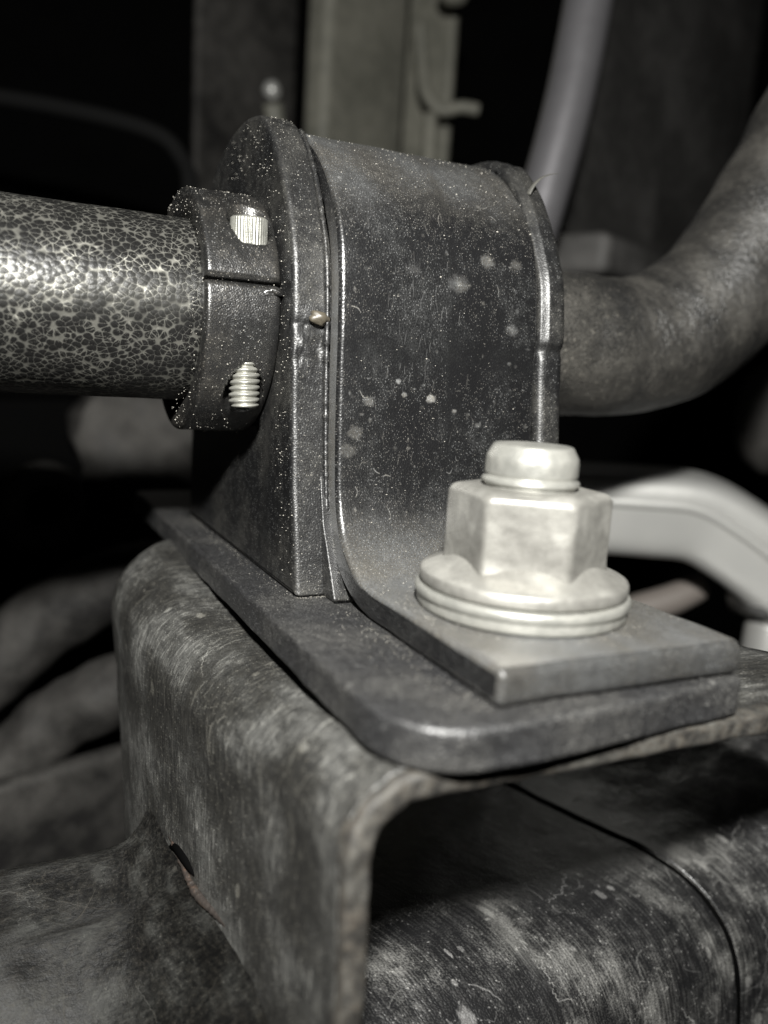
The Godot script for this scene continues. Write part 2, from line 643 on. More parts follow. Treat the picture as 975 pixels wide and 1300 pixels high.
func make_materials() -> void:
	wob.seed = 3
	wob.frequency = 0.06
	wob.fractal_octaves = 3
	var black := Color(0.0075, 0.0076, 0.008)
	var tan := Color(0.48, 0.455, 0.40)
	var grey := Color(0.50, 0.505, 0.50)
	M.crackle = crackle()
	M.strap = surface(1536, 512, {"spec": 0.65, "seed": 20, "base": black, "dust": grey, "dust2": tan, "k": 0.0, "a": 0.015, "b": 0.012, "f": 0.03, "film": 0.01, "speck": 1.0, "speck_size": 27, "speck_freq": 0.17, "speck_gap": 100, "gloss": 0.3, "matt": 0.9, "hf": 0.45, "hb": 0.25, "hd": 0.5, "relief": 0.075, "stain": strap_stains(1536, 512)})
	M.rubber = surface(1024, 1024, {"spec": 0.55, "seed": 30, "base": black, "dust": Color(0.46, 0.44, 0.39), "dust2": grey, "k": 0.02, "a": 0.03, "b": 0.02, "f": 0.04, "film": 0.02, "speck": 0.7, "speck_size": 28, "speck_freq": 0.11, "speck_gap": 108, "gloss": 0.4, "matt": 0.9, "hf": 0.5, "hb": 0.3, "hd": 0.4, "relief": 0.08, "tile": 70})
	M.collar = surface(768, 768, {"spec": 0.8, "seed": 40, "base": Color(0.009, 0.009, 0.009), "dust": Color(0.46, 0.42, 0.35), "dust2": grey, "k": 0.012, "a": 0.02, "b": 0.02, "f": 0.04, "film": 0.02, "speck": 0.6, "speck_size": 30, "speck_freq": 0.1, "speck_gap": 104, "gloss": 0.32, "matt": 0.9, "hf": 0.5, "hb": 0.3, "hd": 0.4, "relief": 0.08, "tile": 45})
	M.plate = surface(1024, 1024, {"spec": 0.85, "seed": 50, "base": Color(0.016, 0.016, 0.017), "dust": Color(0.27, 0.262, 0.24), "dust2": Color(0.2, 0.2, 0.2), "k": 0.05, "a": 0.05, "b": 0.06, "f": 0.2, "film": 0.04, "tide": 0.2, "speck": 0.9, "speck_size": 32, "speck_freq": 0.1, "gloss": 0.42, "matt": 0.8, "hf": 0.45, "hb": 0.45, "hd": 0.4, "relief": 0.18, "tile": 70, "stain": grime_stains(1024, 1024, 8, 120, 40, 0.6)})
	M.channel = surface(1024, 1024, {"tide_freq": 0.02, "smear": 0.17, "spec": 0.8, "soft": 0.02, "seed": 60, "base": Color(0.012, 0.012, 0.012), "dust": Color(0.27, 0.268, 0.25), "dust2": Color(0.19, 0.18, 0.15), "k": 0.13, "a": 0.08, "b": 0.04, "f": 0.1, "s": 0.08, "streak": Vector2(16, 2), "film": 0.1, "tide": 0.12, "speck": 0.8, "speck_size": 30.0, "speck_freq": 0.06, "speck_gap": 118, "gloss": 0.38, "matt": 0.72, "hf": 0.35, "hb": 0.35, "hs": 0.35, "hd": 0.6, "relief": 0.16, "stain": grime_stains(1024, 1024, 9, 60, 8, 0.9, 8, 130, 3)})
	M.rim = surface(512, 512, {"seed": 65, "base": Color(0.02, 0.019, 0.018), "dust": Color(0.115, 0.112, 0.10), "dust2": Color(0.12, 0.1, 0.075), "k": 0.3, "a": 0.3, "b": 0.35, "f": 0.22, "speck": 0.3, "gloss": 0.5, "matt": 0.9, "hf": 0.3, "hb": 0.5, "relief": 0.1, "tile": 40})
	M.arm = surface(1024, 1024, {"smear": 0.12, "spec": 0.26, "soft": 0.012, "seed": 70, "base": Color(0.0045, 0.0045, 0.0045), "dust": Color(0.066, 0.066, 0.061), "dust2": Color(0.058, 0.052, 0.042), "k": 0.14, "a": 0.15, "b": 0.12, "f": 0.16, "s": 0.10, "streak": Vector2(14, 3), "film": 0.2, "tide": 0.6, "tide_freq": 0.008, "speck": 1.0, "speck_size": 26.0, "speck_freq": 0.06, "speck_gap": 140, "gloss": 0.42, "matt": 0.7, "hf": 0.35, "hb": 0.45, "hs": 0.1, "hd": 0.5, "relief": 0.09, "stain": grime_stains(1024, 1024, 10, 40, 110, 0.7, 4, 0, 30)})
	M.axle = surface(1024, 1024, {"tide_freq": 0.016, "smear": 0.12, "spec": 0.75, "soft": 0.008, "seed": 80, "base": Color(0.009, 0.009, 0.0095), "dust": Color(0.34, 0.335, 0.315), "dust2": Color(0.27, 0.265, 0.26), "k": 0.05, "a": 0.08, "b": 0.05, "f": 0.08, "s": 0.10, "streak": Vector2(24, 1.4), "film": 0.28, "tide": 0.45, "speck": 0.8, "speck_size": 26.0, "speck_freq": 0.06, "speck_gap": 130, "gloss": 0.34, "matt": 0.8, "hf": 0.35, "hb": 0.35, "hs": 0.15, "hd": 0.7, "relief": 0.16, "stain": grime_stains(1024, 1024, 12, 70, 150, 0.9, 34, 0, 14)})
	M.bend = surface(1024, 1024, {"spec": 0.85, "seed": 90, "base": Color(0.013, 0.013, 0.013), "dust": Color(0.17, 0.158, 0.135), "k": 0.13, "a": 0.12, "b": 0.06, "f": 0.15, "fine": 0.14, "film": 0.05, "speck": 0.5, "speck_size": 40.0, "speck_freq": 0.05, "speck_gap": 150, "gloss": 0.34, "matt": 0.9, "hf": 0.55, "hb": 0.4, "hd": 0.6, "relief": 0.2})
	M.zinc = surface(512, 512, {"tide": 0.2, "seed": 100, "base": Color(0.18, 0.175, 0.16), "dust": Color(0.46, 0.45, 0.415), "base2": Color(0.15, 0.145, 0.132), "k": 0.45, "a": 0.25, "b": 0.12, "f": 0.14, "film": 0.25, "speck": 0.2, "gloss": 0.34, "matt": 0.5, "hf": 0.2, "hb": 0.5, "hd": 0.4, "relief": 0.06, "tile": 30, "metal": 0.45})
	M.washer = surface(512, 512, {"film": 0.2, "seed": 110, "base": Color(0.27, 0.27, 0.25), "dust": Color(0.42, 0.415, 0.38), "k": 0.4, "a": 0.3, "b": 0.25, "f": 0.12, "speck": 0.15, "gloss": 0.34, "matt": 0.5, "hf": 0.2, "hb": 0.4, "hd": 0.3, "relief": 0.08, "tile": 34, "metal": 0.5})
	M.screw = surface(256, 256, {"seed": 120, "base": Color(0.24, 0.24, 0.215), "dust": Color(0.50, 0.495, 0.45), "k": 0.4, "a": 0.35, "b": 0.25, "speck": 0.0, "gloss": 0.35, "matt": 0.5, "relief": 0.04, "tile": 14, "metal": 0.6})
	M.silver = surface(256, 256, {"seed": 130, "base": Color(0.66, 0.66, 0.64), "dust": Color(0.76, 0.755, 0.72), "k": 0.5, "a": 0.3, "b": 0.1, "speck": 0.0, "gloss": 0.38, "matt": 0.44, "relief": 0.05, "tile": 60, "metal": 0.65})
	M.hose = surface(256, 256, {"spec": 0.8, "seed": 140, "base": Color(0.4, 0.39, 0.41), "dust": Color(0.48, 0.47, 0.49), "k": 0.35, "a": 0.3, "b": 0.15, "speck": 0.2, "gloss": 0.29, "matt": 0.35, "relief": 0.05, "tile": 50, "metal": 0.75})
	M.dark = surface(512, 512, {"spec": 0.3, "seed": 150, "base": Color(0.016, 0.0155, 0.015), "dust": Color(0.1, 0.095, 0.088), "k": 0.3, "a": 0.3, "b": 0.2, "speck": 0.1, "gloss": 0.5, "matt": 0.9, "relief": 0.3, "tile": 160})
	M.splash = surface(512, 512, {"seed": 152, "base": Color(0.045, 0.044, 0.042), "dust": Color(0.13, 0.125, 0.12), "k": 0.25, "a": 0.3, "b": 0.2, "film": 0.15, "speck": 0.1, "gloss": 0.5, "matt": 0.9, "relief": 0.3, "tile": 160})
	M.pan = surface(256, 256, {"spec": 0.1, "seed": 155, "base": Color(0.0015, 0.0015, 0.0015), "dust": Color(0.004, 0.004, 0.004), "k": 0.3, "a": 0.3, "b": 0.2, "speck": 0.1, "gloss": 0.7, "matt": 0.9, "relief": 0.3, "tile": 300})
	M.olive = surface(512, 512, {"seed": 160, "base": Color(0.12, 0.12, 0.1), "dust": Color(0.28, 0.27, 0.225), "k": 0.35, "a": 0.3, "b": 0.2, "speck": 0.1, "gloss": 0.5, "matt": 0.9, "relief": 0.3, "tile": 140})
	M.grit = plain(Color(0.075, 0.065, 0.048), 0.4)
	M.rust = surface(256, 256, {"seed": 170, "base": Color(0.035, 0.03, 0.026), "dust": Color(0.11, 0.058, 0.035), "k": 0.0, "a": 0.3, "b": 0.4, "f": 0.2, "gloss": 0.5, "matt": 0.95, "relief": 0.2, "tile": 20})
	M.brown = plain(Color(0.17, 0.15, 0.135), 0.5)
	M.flake = plain(Color(0.08, 0.078, 0.07), 0.35)
	M.soot = plain(Color(0.008, 0.008, 0.008), 0.8)
	M.soot.metallic_specular = 0.2
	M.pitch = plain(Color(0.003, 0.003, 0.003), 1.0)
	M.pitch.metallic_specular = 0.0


# ---------------------------------------------------------------- the bracket and what it holds

func yz(a: float, b: float, t: float) -> Vector3:   # an outline in (y, z) pushed along x
	return Vector3(t, a, b)


func build_plate() -> void:
	var p := rounded([[-25.4, -118, 3.0], [-25.4, 20.8, 10.0], [-10.0, 20.9, 12.0], [18.6, 18.5, 1.6], [19.4, -118, 3.0]], 10)
	var dense := PackedVector2Array()
	for i in p.size():
		var q := p[(i + 1) % p.size()]
		var k := maxi(1, int(p[i].distance_to(q) / 1.2))
		for j in k:
			dense.append(p[i].lerp(q, float(j) / k))
	var m := extrude(dense, func(a: float, b: float, t: float) -> Vector3: return Vector3(a, t, b), -8.7, -4.15, 0.7, 5, Vector2(0.01, 0.01),
		func(a: float, b: float, t: float) -> float: return 0.25 * wob.get_noise_3d(a * 2.2, t * 2.2, b * 2.2) - 0.5 * clampf(1.0 - Vector2(a + 15.5, (t + 7.2) * 1.3).length() / 3.2, 0, 1) * (1.0 if b > 15 else 0.0))
	whole("base_plate", "thick black steel base plate with rounded corner lying on the grimy channel", "plate", m, M.plate)


func strap_outer() -> Array:
	return [Vector2(0, 13), Vector2(0, 4), Vector2(0, -6), Vector2(0.05, -11.5), Vector2(0.8, -15.6), Vector2(2.7, -19.2), Vector2(5.9, -21.9), Vector2(10.5, -23.5), Vector2(17, -24.3), Vector2(23, -24.8), Vector2(29, -25.2), Vector2(34, -25.5), Vector2(40, -26.2), Vector2(45.5, -27.6), Vector2(50.3, -30.2), Vector2(54.7, -34), Vector2(58.3, -38.6), Vector2(60.7, -43.9), Vector2(61.9, -50.5)]


func build_bracket() -> void:
	var half := strap_outer()
	var pts := half.duplicate()
	for i in range(half.size() - 2, -1, -1):
		var q: Vector2 = half[i]
		if -101 - q.y > -101 + 6:
			break
		pts.append(Vector2(q.x, -101 - q.y))
	var outer := curve(pts, 0.8)
	var thick := 3.9
	var inner := PackedVector2Array()
	for i in outer.size():
		var d := (outer[mini(i + 1, outer.size() - 1)] - outer[maxi(i - 1, 0)]).normalized()
		inner.append(outer[i] + Vector2(d.y, -d.x) * -thick * -1.0)
	# which side is inside: the one nearer the bar
	if inner[outer.size() / 2].distance_to(Vector2(BAR_Y, BAR_Z)) > outer[outer.size() / 2].distance_to(Vector2(BAR_Y, BAR_Z)):
		for i in outer.size():
			inner[i] = outer[i] * 2.0 - inner[i]
	var prof := PackedVector2Array([Vector2(-thick, 17.0), Vector2(-thick + 0.15, 17.6), Vector2(-3.2, 18.0), Vector2(-2.6, 18.0), Vector2(-2.0, 18.0), Vector2(-1.5, 18.0), Vector2(-1.0, 18.0), Vector2(-0.5, 17.85), Vector2(-0.14, 17.45), Vector2(0, 17.0), Vector2(0, 15.0)])
	prof.append_array(outer)
	var back := inner.duplicate()
	back.reverse()
	prof.append_array(back)
	var m := extrude(prof, yz, -14.2, 18.1, 0.75, 26, Vector2(1.0 / 130.0, 1.0 / 32.3),
		func(a: float, b: float, t: float) -> float: return 0.16 * wob.get_noise_3d(a * 1.6, b * 1.6, t * 1.6))
	whole("strap_bracket", "black steel strap bracket bent over the rubber bushing, with dusty bolted foot", "bracket", m, M.strap)


func lip_profile(grow: float, shift := 0.0) -> PackedVector2Array:
	var front := [Vector2(-4.1, -23.4), Vector2(6, -25.6), Vector2(13, -27.0), Vector2(24, -28.4), Vector2(33.5, -29.2), Vector2(39, -29.9), Vector2(44.0, -31.3), Vector2(51.9, -35.4), Vector2(58.9, -41.0), Vector2(62.9, -47.0), Vector2(64.1, -53.5), Vector2(63.7, -61), Vector2(62.0, -68.0), Vector2(58, -75.5), Vector2(50, -81.0), Vector2(39, -84), Vector2(24, -85.5), Vector2(10, -86), Vector2(-4.1, -86)]
	var c := curve(front, 0.7)
	for i in c.size():
		c[i].y += shift
		var q := c[i] - Vector2(30, -54.0)
		c[i] += q.normalized() * grow * clampf((c[i].x + 4.1) / 6.0, 0, 1)
	return c


func build_bushing() -> void:
	var t := thing("rubber_bushing", "black rubber bushing with thick lips, gripped by the strap bracket around the bar", "bushing", Vector3(2, -4, -50))
	put("core", extrude(lip_profile(-5.5, 4.0), yz, -15.5, 18.6, 0.3, 3), M.rubber, t)
	var left := extrude(lip_profile(0.0), yz, -19.6, -14.3, 0.8, 22, Vector2(0.01, 0.01),
		func(a: float, b: float, x: float) -> float:
			var r := 0.14 * wob.get_noise_3d(a * 2, b * 2, x * 2)
			if b > -45.0:
				# the parting line, the step under it and the torn wrinkles below
				r -= 0.55 * exp(-pow((a - 32.6 - 0.3 * wob.get_noise_1d(x * 9)) / 0.32, 2))
				var wr := exp(-pow((a - 29.0) / 2.6, 2)) * clampf((x + 20.0) / 1.5, 0, 1)
				r += wr * 0.6 * wob.get_noise_3d((a + x * 0.8) * 9, (x - a * 0.6) * 4, 3)
				r += 0.35 * exp(-pow((a - 33.8) / 0.9, 2)) * smoothstep(-19.0, -16.0, x)
			return r)
	put("lip", left, M.rubber, t)
	var right := extrude(lip_profile(-1.6, 5.8), yz, 18.2, 22.9, 1.3, 12, Vector2(0.01, 0.01),
		func(a: float, b: float, x: float) -> float:
			var r := 0.14 * wob.get_noise_3d(a * 2, b * 2, x * 2 + 40)
			if b > -40.0:
				r -= 0.6 * exp(-pow((a - 31.4) / 0.35, 2)) - 0.45 * smoothstep(31.4, 33.2, a)
				r -= 0.4 * exp(-pow((x - 19.0) / 0.4, 2)) * smoothstep(30.0, 34.0, a)
			return r)
	put("lip", right, M.rubber, t)
	# a ridge of squeezed rubber between lip and strap
	var pts := []
	var prof := lip_profile(0.0)
	for i in range(6, int(prof.size() * 0.42), 3):
		pts.append(Vector3(-14.6, prof[i].x, prof[i].y + 0.1))
	put("squeezed_bead", tube(pts, func(u: float) -> float: return 0.38 + 0.2 * wob.get_noise_1d(u * 900), 150, 10, Vector2(3, 0.1)), M.rubber, t)
	# the crumb of grit stuck at the parting line
	put("grit_crumb", blob(Vector3(-15.9, 33.5, -28.9), Vector3(1.35, 0.95, 0.9), 0.5, 5), M.grit, t)
	# the sliver torn off the upper corner
	put("torn_sliver", tube([Vector3(19.6, 55.3, -33.4), Vector3(20.3, 56.7, -33.2), Vector3(21.3, 57.8, -33), Vector3(22.8, 58.6, -33), Vector3(24.6, 59.1, -33)], func(u: float) -> float: return 0.5 * (1.0 - 0.85 * u), 20, 8, Vector2(1, 1), 0.4), M.flake, t)


func blob(at: Vector3, rad: Vector3, rough: float, sd: int) -> ArrayMesh:
	return grid(14, 20, func(u: float, v: float) -> Vector3:
		var d := Vector3(sin(u * PI) * cos(v * TAU), cos(u * PI), sin(u * PI) * sin(v * TAU))
		return at + d * rad * (1.0 + rough * wob.get_noise_3dv(d * 14.0 + Vector3.ONE * sd * 37)), Vector2(1, 1), true, false)


func build_bar() -> void:
	var t := thing("stabiliser_bar", "thick black stabiliser bar with pale crackled coat, bent upward at its far end", "bar", Vector3(-60, BAR_Y - BAR_R, BAR_Z))
	var lean := func(x: float) -> Vector3: return Vector3(x, BAR_Y - 0.006 * x, BAR_Z)
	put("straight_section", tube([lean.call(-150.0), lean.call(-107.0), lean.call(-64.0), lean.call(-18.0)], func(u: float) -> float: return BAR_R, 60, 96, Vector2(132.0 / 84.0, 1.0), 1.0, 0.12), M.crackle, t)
	var p := [Vector3(-5, 33.6, BAR_Z), Vector3(20, 33.8, BAR_Z), Vector3(44, 34.0, BAR_Z), Vector3(57, 34.5, BAR_Z), Vector3(68, 37.5, BAR_Z), Vector3(78.5, 44.0, BAR_Z), Vector3(86.3, 53.0, BAR_Z), Vector3(92.8, 63.0, BAR_Z), Vector3(99.5, 75.0, BAR_Z), Vector3(108, 91, BAR_Z), Vector3(124, 122, BAR_Z), Vector3(140, 152, BAR_Z)]
	put("bent_section", tube(p, func(u: float) -> float: return BAR_R + 0.5 * sin(clampf((u - 0.3) * 3.0, 0, 1) * PI), 130, 72, Vector2(2.4, 1.0), 1.0, 0.5), M.bend, t)


func build_collar() -> void:
	var t := thing("clamp_collar", "black two-piece clamp collar with two screw pockets, fitted round the crackled bar", "collar", Vector3(-25, BAR_Y - 18, BAR_Z))
	var x0 := -30.5
	var x1 := -19.75
	var ro := 18.0
	var surf := func(th: float, x: float) -> float:
		# outer radius: round, ends chamfered, two bores broken out of it
		var e := minf(x - x0, x1 - x)
		var r := ro - 0.05
		if x1 - x < 1.5:
			r -= 0.9 * (1.0 - sqrt(maxf(0.0, 1.0 - pow(1.0 - (x1 - x) / 1.5, 2))))
		if x - x0 < 0.7:
			r -= 0.7 * (1.0 - sqrt(maxf(0.0, 1.0 - pow(1.0 - (x - x0) / 0.7, 2))))
		r += 0.08 * wob.get_noise_3d(th * 40, x * 3, 0)
		if cos(th) > 0:
			for k in 2:
				var bx := -23.4 if k == 0 else -23.8
				var bz := -37.6 if k == 0 else -36.8
				var br := 3.0 if k == 0 else 2.7
				var q := 40
				while q > 0:
					var y := r * sin(th)
					var z := BAR_Z + r * cos(th)
					var inside := Vector2(x - bx, z - bz).length() < br and (y > 9.2 if k == 0 else y < -6.8)
					if not inside or r < 13.9:
						break
					r -= 0.1
					q -= 1
		return r
	for half in 2:
		var a0 := deg_to_rad(13.8 if half == 0 else -176.5)
		var a1 := deg_to_rad(176.5 if half == 0 else 12.6)
		var nx := 44
		var nt := 190
		var drop := 0.0 if half == 0 else 0.25
		var m := grid(nt, nx + 6, func(u: float, v: float) -> Vector3:
			var th := lerpf(a0, a1, u)
			var k := roundi(v * (nx + 6))
			var x: float
			var r: float
			if k <= nx:
				x = lerpf(x0, x1, float(k) / nx)
				r = surf.call(th, x) - drop
				# the split edge bulges a little
				r -= 0.5 * (exp(-pow((th - a0) / 0.02, 2)) if half == 0 else exp(-pow((th - a1) / 0.02, 2)))
			else:
				var s := (k - nx) / 6.0
				x = lerpf(x1, x0 - 1.5, s)
				r = 13.45
			return Vector3(x, BAR_Y + r * sin(th), BAR_Z + r * cos(th)), Vector2(1, 1), true, true)
		put("upper_half" if half == 0 else "lower_half", m, M.collar, t)
	put("dried_smear", blob(Vector3(-21.0, 36.6, -33.2), Vector3(1.3, 0.6, 0.5), 0.9, 8), M.collar, t)
	# the screw: a knurled head in the upper pocket, its thread out of the lower one
	var head := []
	for k in 24:
		head.append([2.65, 42.4 + k * 0.18])
	head.push_front([0.0, 42.4])
	head.append([2.35, 46.75])
	head.append([0.0, 46.8])
	put("screw_head", lathe(head, Vector3(-23.4, 0, -38.0), Vector3.UP, 168, Vector2(1, 1), func(a: float, y: float, r: float) -> float: return r - (0.0 if r < 2.6 else 0.16 * absf(sin(a * 17.0)))), M.screw, t)
	var th := [[0.0, 20.6], [1.5, 20.6]]
	for k in 100:
		th.append([2.15, 20.7 + k * 0.1])
	th.append([0.0, 30.7])
	put("screw_thread", lathe(th, Vector3(-23.8, 0, -36.3), Vector3.UP, 48, Vector2(1, 1), func(a: float, y: float, r: float) -> float:
		if r < 2.1:
			return r
		var f := fposmod(y / 0.86 + a / TAU, 1.0)
		return r - 0.42 * clampf(absf(f - 0.5) * 3.2 - 0.5, 0, 1) - 0.4 * clampf((21.1 - y) / 0.5, 0, 1)), M.screw, t)


func build_nut() -> void:
	var at := Vector3(0.5, 0, 0)
	var wash := [[0.0, 0.02], [12.0, 0.02], [12.35, 0.2], [12.5, 0.5], [12.55, 1.0], [12.5, 1.3], [12.55, 1.5], [12.75, 1.65], [12.85, 1.9], [12.85, 2.3], [12.7, 2.6], [12.4, 2.75], [11.5, 2.8], [0.0, 2.8]]
	whole("washer", "pale grooved zinc washer under the flange nut on the bracket foot", "washer", lathe(wash, at, Vector3.UP, 120, Vector2(1, 1), func(a: float, y: float, r: float) -> float: return r + (0.06 * wob.get_noise_3d(a * 30, y * 5, 0) if r > 1 else 0.0)), M.washer)
	var t := thing("flange_nut", "large dull zinc hexagonal flange nut tightened on the bracket foot", "nut", Vector3(0.5, 2.8, 0))
	var fl := [[0.0, 2.85], [11.9, 2.85], [12.2, 2.95], [12.38, 3.2], [12.4, 3.6], [12.36, 4.1], [12.2, 4.4], [11.8, 4.62], [11.0, 4.9], [10.0, 5.3], [9.2, 5.75], [8.6, 6.3], [8.0, 6.6], [0.0, 6.6]]
	put("flange", lathe(fl, at, Vector3.UP, 120, Vector2(1, 1), func(a: float, y: float, r: float) -> float: return r + (0.03 * wob.get_noise_3d(a * 30, y * 5, 9) if r > 1 else 0.0)), M.zinc, t)
	# the hexagon: flats, worn corners, chamfered crown
	var hexr := func(a: float, flat: float) -> float:
		var s := fposmod(a - deg_to_rad(-1.5), PI / 3) - PI / 6
		var r := flat / cos(s)
		var c := flat * 1.142
		return -0.07 * log(exp(-r / 0.07) + exp(-c / 0.07))
	var hx := [[0.0, 5.0, 8.45]]
	for k in 13:
		hx.append([1.0, 5.0 + k * 0.68, 8.45])
	hx.append_array([[1.0, 13.5, 8.45], [1.0, 13.8, 8.42], [1.0, 14.05, 8.3], [1.0, 14.3, 8.0], [1.0, 14.5, 7.6], [1.0, 14.6, 7.1], [0.9, 14.65, 7.0], [0.0, 14.65, 7.0]])
	var hexm := grid(hx.size() - 1, 180, func(u: float, v: float) -> Vector3:
		var p: Array = hx[roundi(u * (hx.size() - 1))]
		var a := v * TAU
		var r: float = hexr.call(a, p[2]) * p[0]
		var y: float = p[1]
		if p[0] > 0.5:
			r = minf(r, 10.4 - maxf(0.0, y - 12.6) * 0.75)
			if y < 6.9:
				r += 0.25 * pow((6.9 - y) / 1.9, 2)
		r += 0.03 * wob.get_noise_3d(cos(a) * 26, y * 2.6, sin(a) * 26) * p[0]
		return at + Vector3(cos(a + 0.63) * r, y, sin(a + 0.63) * r), Vector2(1, 1), true, false)
	put("hexagon", hexm, M.zinc, t)
	var st := [[0.0, 10.0], [5.35, 10.0], [5.35, 14.9], [5.5, 15.0], [5.75, 15.15], [5.75, 15.5], [5.55, 15.7], [5.35, 15.8], [5.3, 16.0], [5.42, 16.2], [5.44, 16.35], [5.44, 17.2], [5.42, 17.8], [5.36, 18.2], [5.25, 18.4], [4.75, 19.35], [4.6, 19.52], [4.4, 19.6], [3.0, 19.62], [0.0, 19.62]]
	whole("stud", "stubby pale stud end standing out of the flange nut", "stud", lathe(st, at + Vector3(-0.1, 0, 0), Vector3(0.0, 1, 0.0), 90, Vector2(1, 1), func(a: float, y: float, r: float) -> float: return r + (0.08 * wob.get_noise_3d(a * 25, y * 6, 20) if r > 1 else 0.0)), M.washer)


# ---------------------------------------------------------------- channel, arm, axle

func build_channel() -> void:
	# an angle of thick sheet: left wall, big rounded shoulder, top skin; open toward the viewer
	var th := 2.7
	var half := func(u: float, s: float, off: float) -> Vector3:
		# u 0 front .. 1 rear; s 0 wall foot .. 1 right end of the skin
		var z := lerpf(17.2, -84.0, u)
		var x := -29.4 - 7.6 * smoothstep(0.0, 0.75, u)
		var y := -8.9 + (-2.0 * smoothstep(0.06, 0.3, u)) + 4.0 * smoothstep(0.45, 1.0, u)
		var r := 7.5 + 3.0 * u
		var lw := 82.0
		var p: Vector2
		var nn: Vector2
		if s < 0.55:
			var k := s / 0.55
			var yy := lerpf(-lw, -r, k)
			p = Vector2(0.0, yy)
			nn = Vector2(-1, 0)
		elif s < 0.72:
			var a := (s - 0.55) / 0.17 * PI / 2
			p = Vector2(r - cos(a) * r, -r + sin(a) * r)
			nn = Vector2(-cos(a), sin(a))
		else:
			p = Vector2(lerpf(r, 75.0, (s - 0.72) / 0.28), 0.0)
			nn = Vector2(0, 1)
		p -= nn * off
		# the rear end is cut on a slant and turns inward
		var zz := z
		if p.y < -6.0:
			zz = lerpf(17.2, z, 1.0) + u * u * (-(p.y) - 6.0) * 0.62
		var q := Vector3(x + p.x, y + p.y, zz)
		q.x += 6.0 * smoothstep(0.86, 1.0, u)
		q.y -= 2.5 * smoothstep(0.93, 1.0, u) * smoothstep(0.5, 0.7, s)
		var w := 0.45 * wob.get_noise_3dv(q * 0.9) + 0.18 * wob.get_noise_3dv(q * 3.0)
		q.x += nn.x * w
		q.y += nn.y * w * (1.0 if p.x < 6.0 else 0.3)
		if u < 0.03:
			q.z += 0.5 * wob.get_noise_3d(q.x * 3, q.y * 3, 5.0)
		return q
	var nu := 60
	var ns := 96
	var mesh := rim_sheet(half, nu, ns, th)
	var t := thing("frame_channel", "grime-streaked black steel channel with open rounded end under the base plate", "channel", Vector3(0, -40, -30))
	put("shell", mesh, M.channel, t)
	# the rim of the open end, caked with pale dirt
	var rim := []
	for k in 60:
		var s := lerpf(0.3, 0.97, k / 59.0)
		var q: Vector3 = half.call(0.0, s, th * 0.5)
		rim.append(q + Vector3(0, 0, 0.0))
	put("dirty_rim", tube(rim, func(u: float) -> float: return 1.36 + 0.04 * wob.get_noise_1d(u * 160.0), 260, 32, Vector2(4, 0.3), 1.0, 0.06, 4.5, Vector3(0, 0, 1)), M.rim, t)


func rim_sheet(half: Callable, nu: int, ns: int, th: float) -> ArrayMesh:
	var v := PackedVector3Array()
	var uv := PackedVector2Array()
	var ix := PackedInt32Array()
	for side in 2:
		for i in nu + 1:
			var u := pow(float(i) / nu, 1.3)
			for j in ns + 1:
				v.append(half.call(u, float(j) / ns, th * side))
				uv.append(Vector2(float(j) / ns * 2.0, u * 1.3))
	var row := ns + 1
	var per := (nu + 1) * row
	for i in nu:
		for j in ns:
			var a := i * row + j
			ix.append_array(PackedInt32Array([a, a + row, a + 1, a + 1, a + row, a + row + 1]))
			a += per
			ix.append_array(PackedInt32Array([a, a + 1, a + row, a + 1, a + row + 1, a + row]))
	for j in ns:
		for i in [0, nu]:
			var a: int = i * row + j
			var q := PackedInt32Array([a, a + 1, a + per, a + 1, a + 1 + per, a + per])
			if i == nu:
				q.reverse()
			ix.append_array(q)
	for i in nu:
		for j in [0, ns]:
			var a: int = i * row + j
			var q := PackedInt32Array([a, a + per, a + row, a + row, a + per, a + row + per])
			if j == ns:
				q.reverse()
			ix.append_array(q)
	return commit(v, uv, ix)


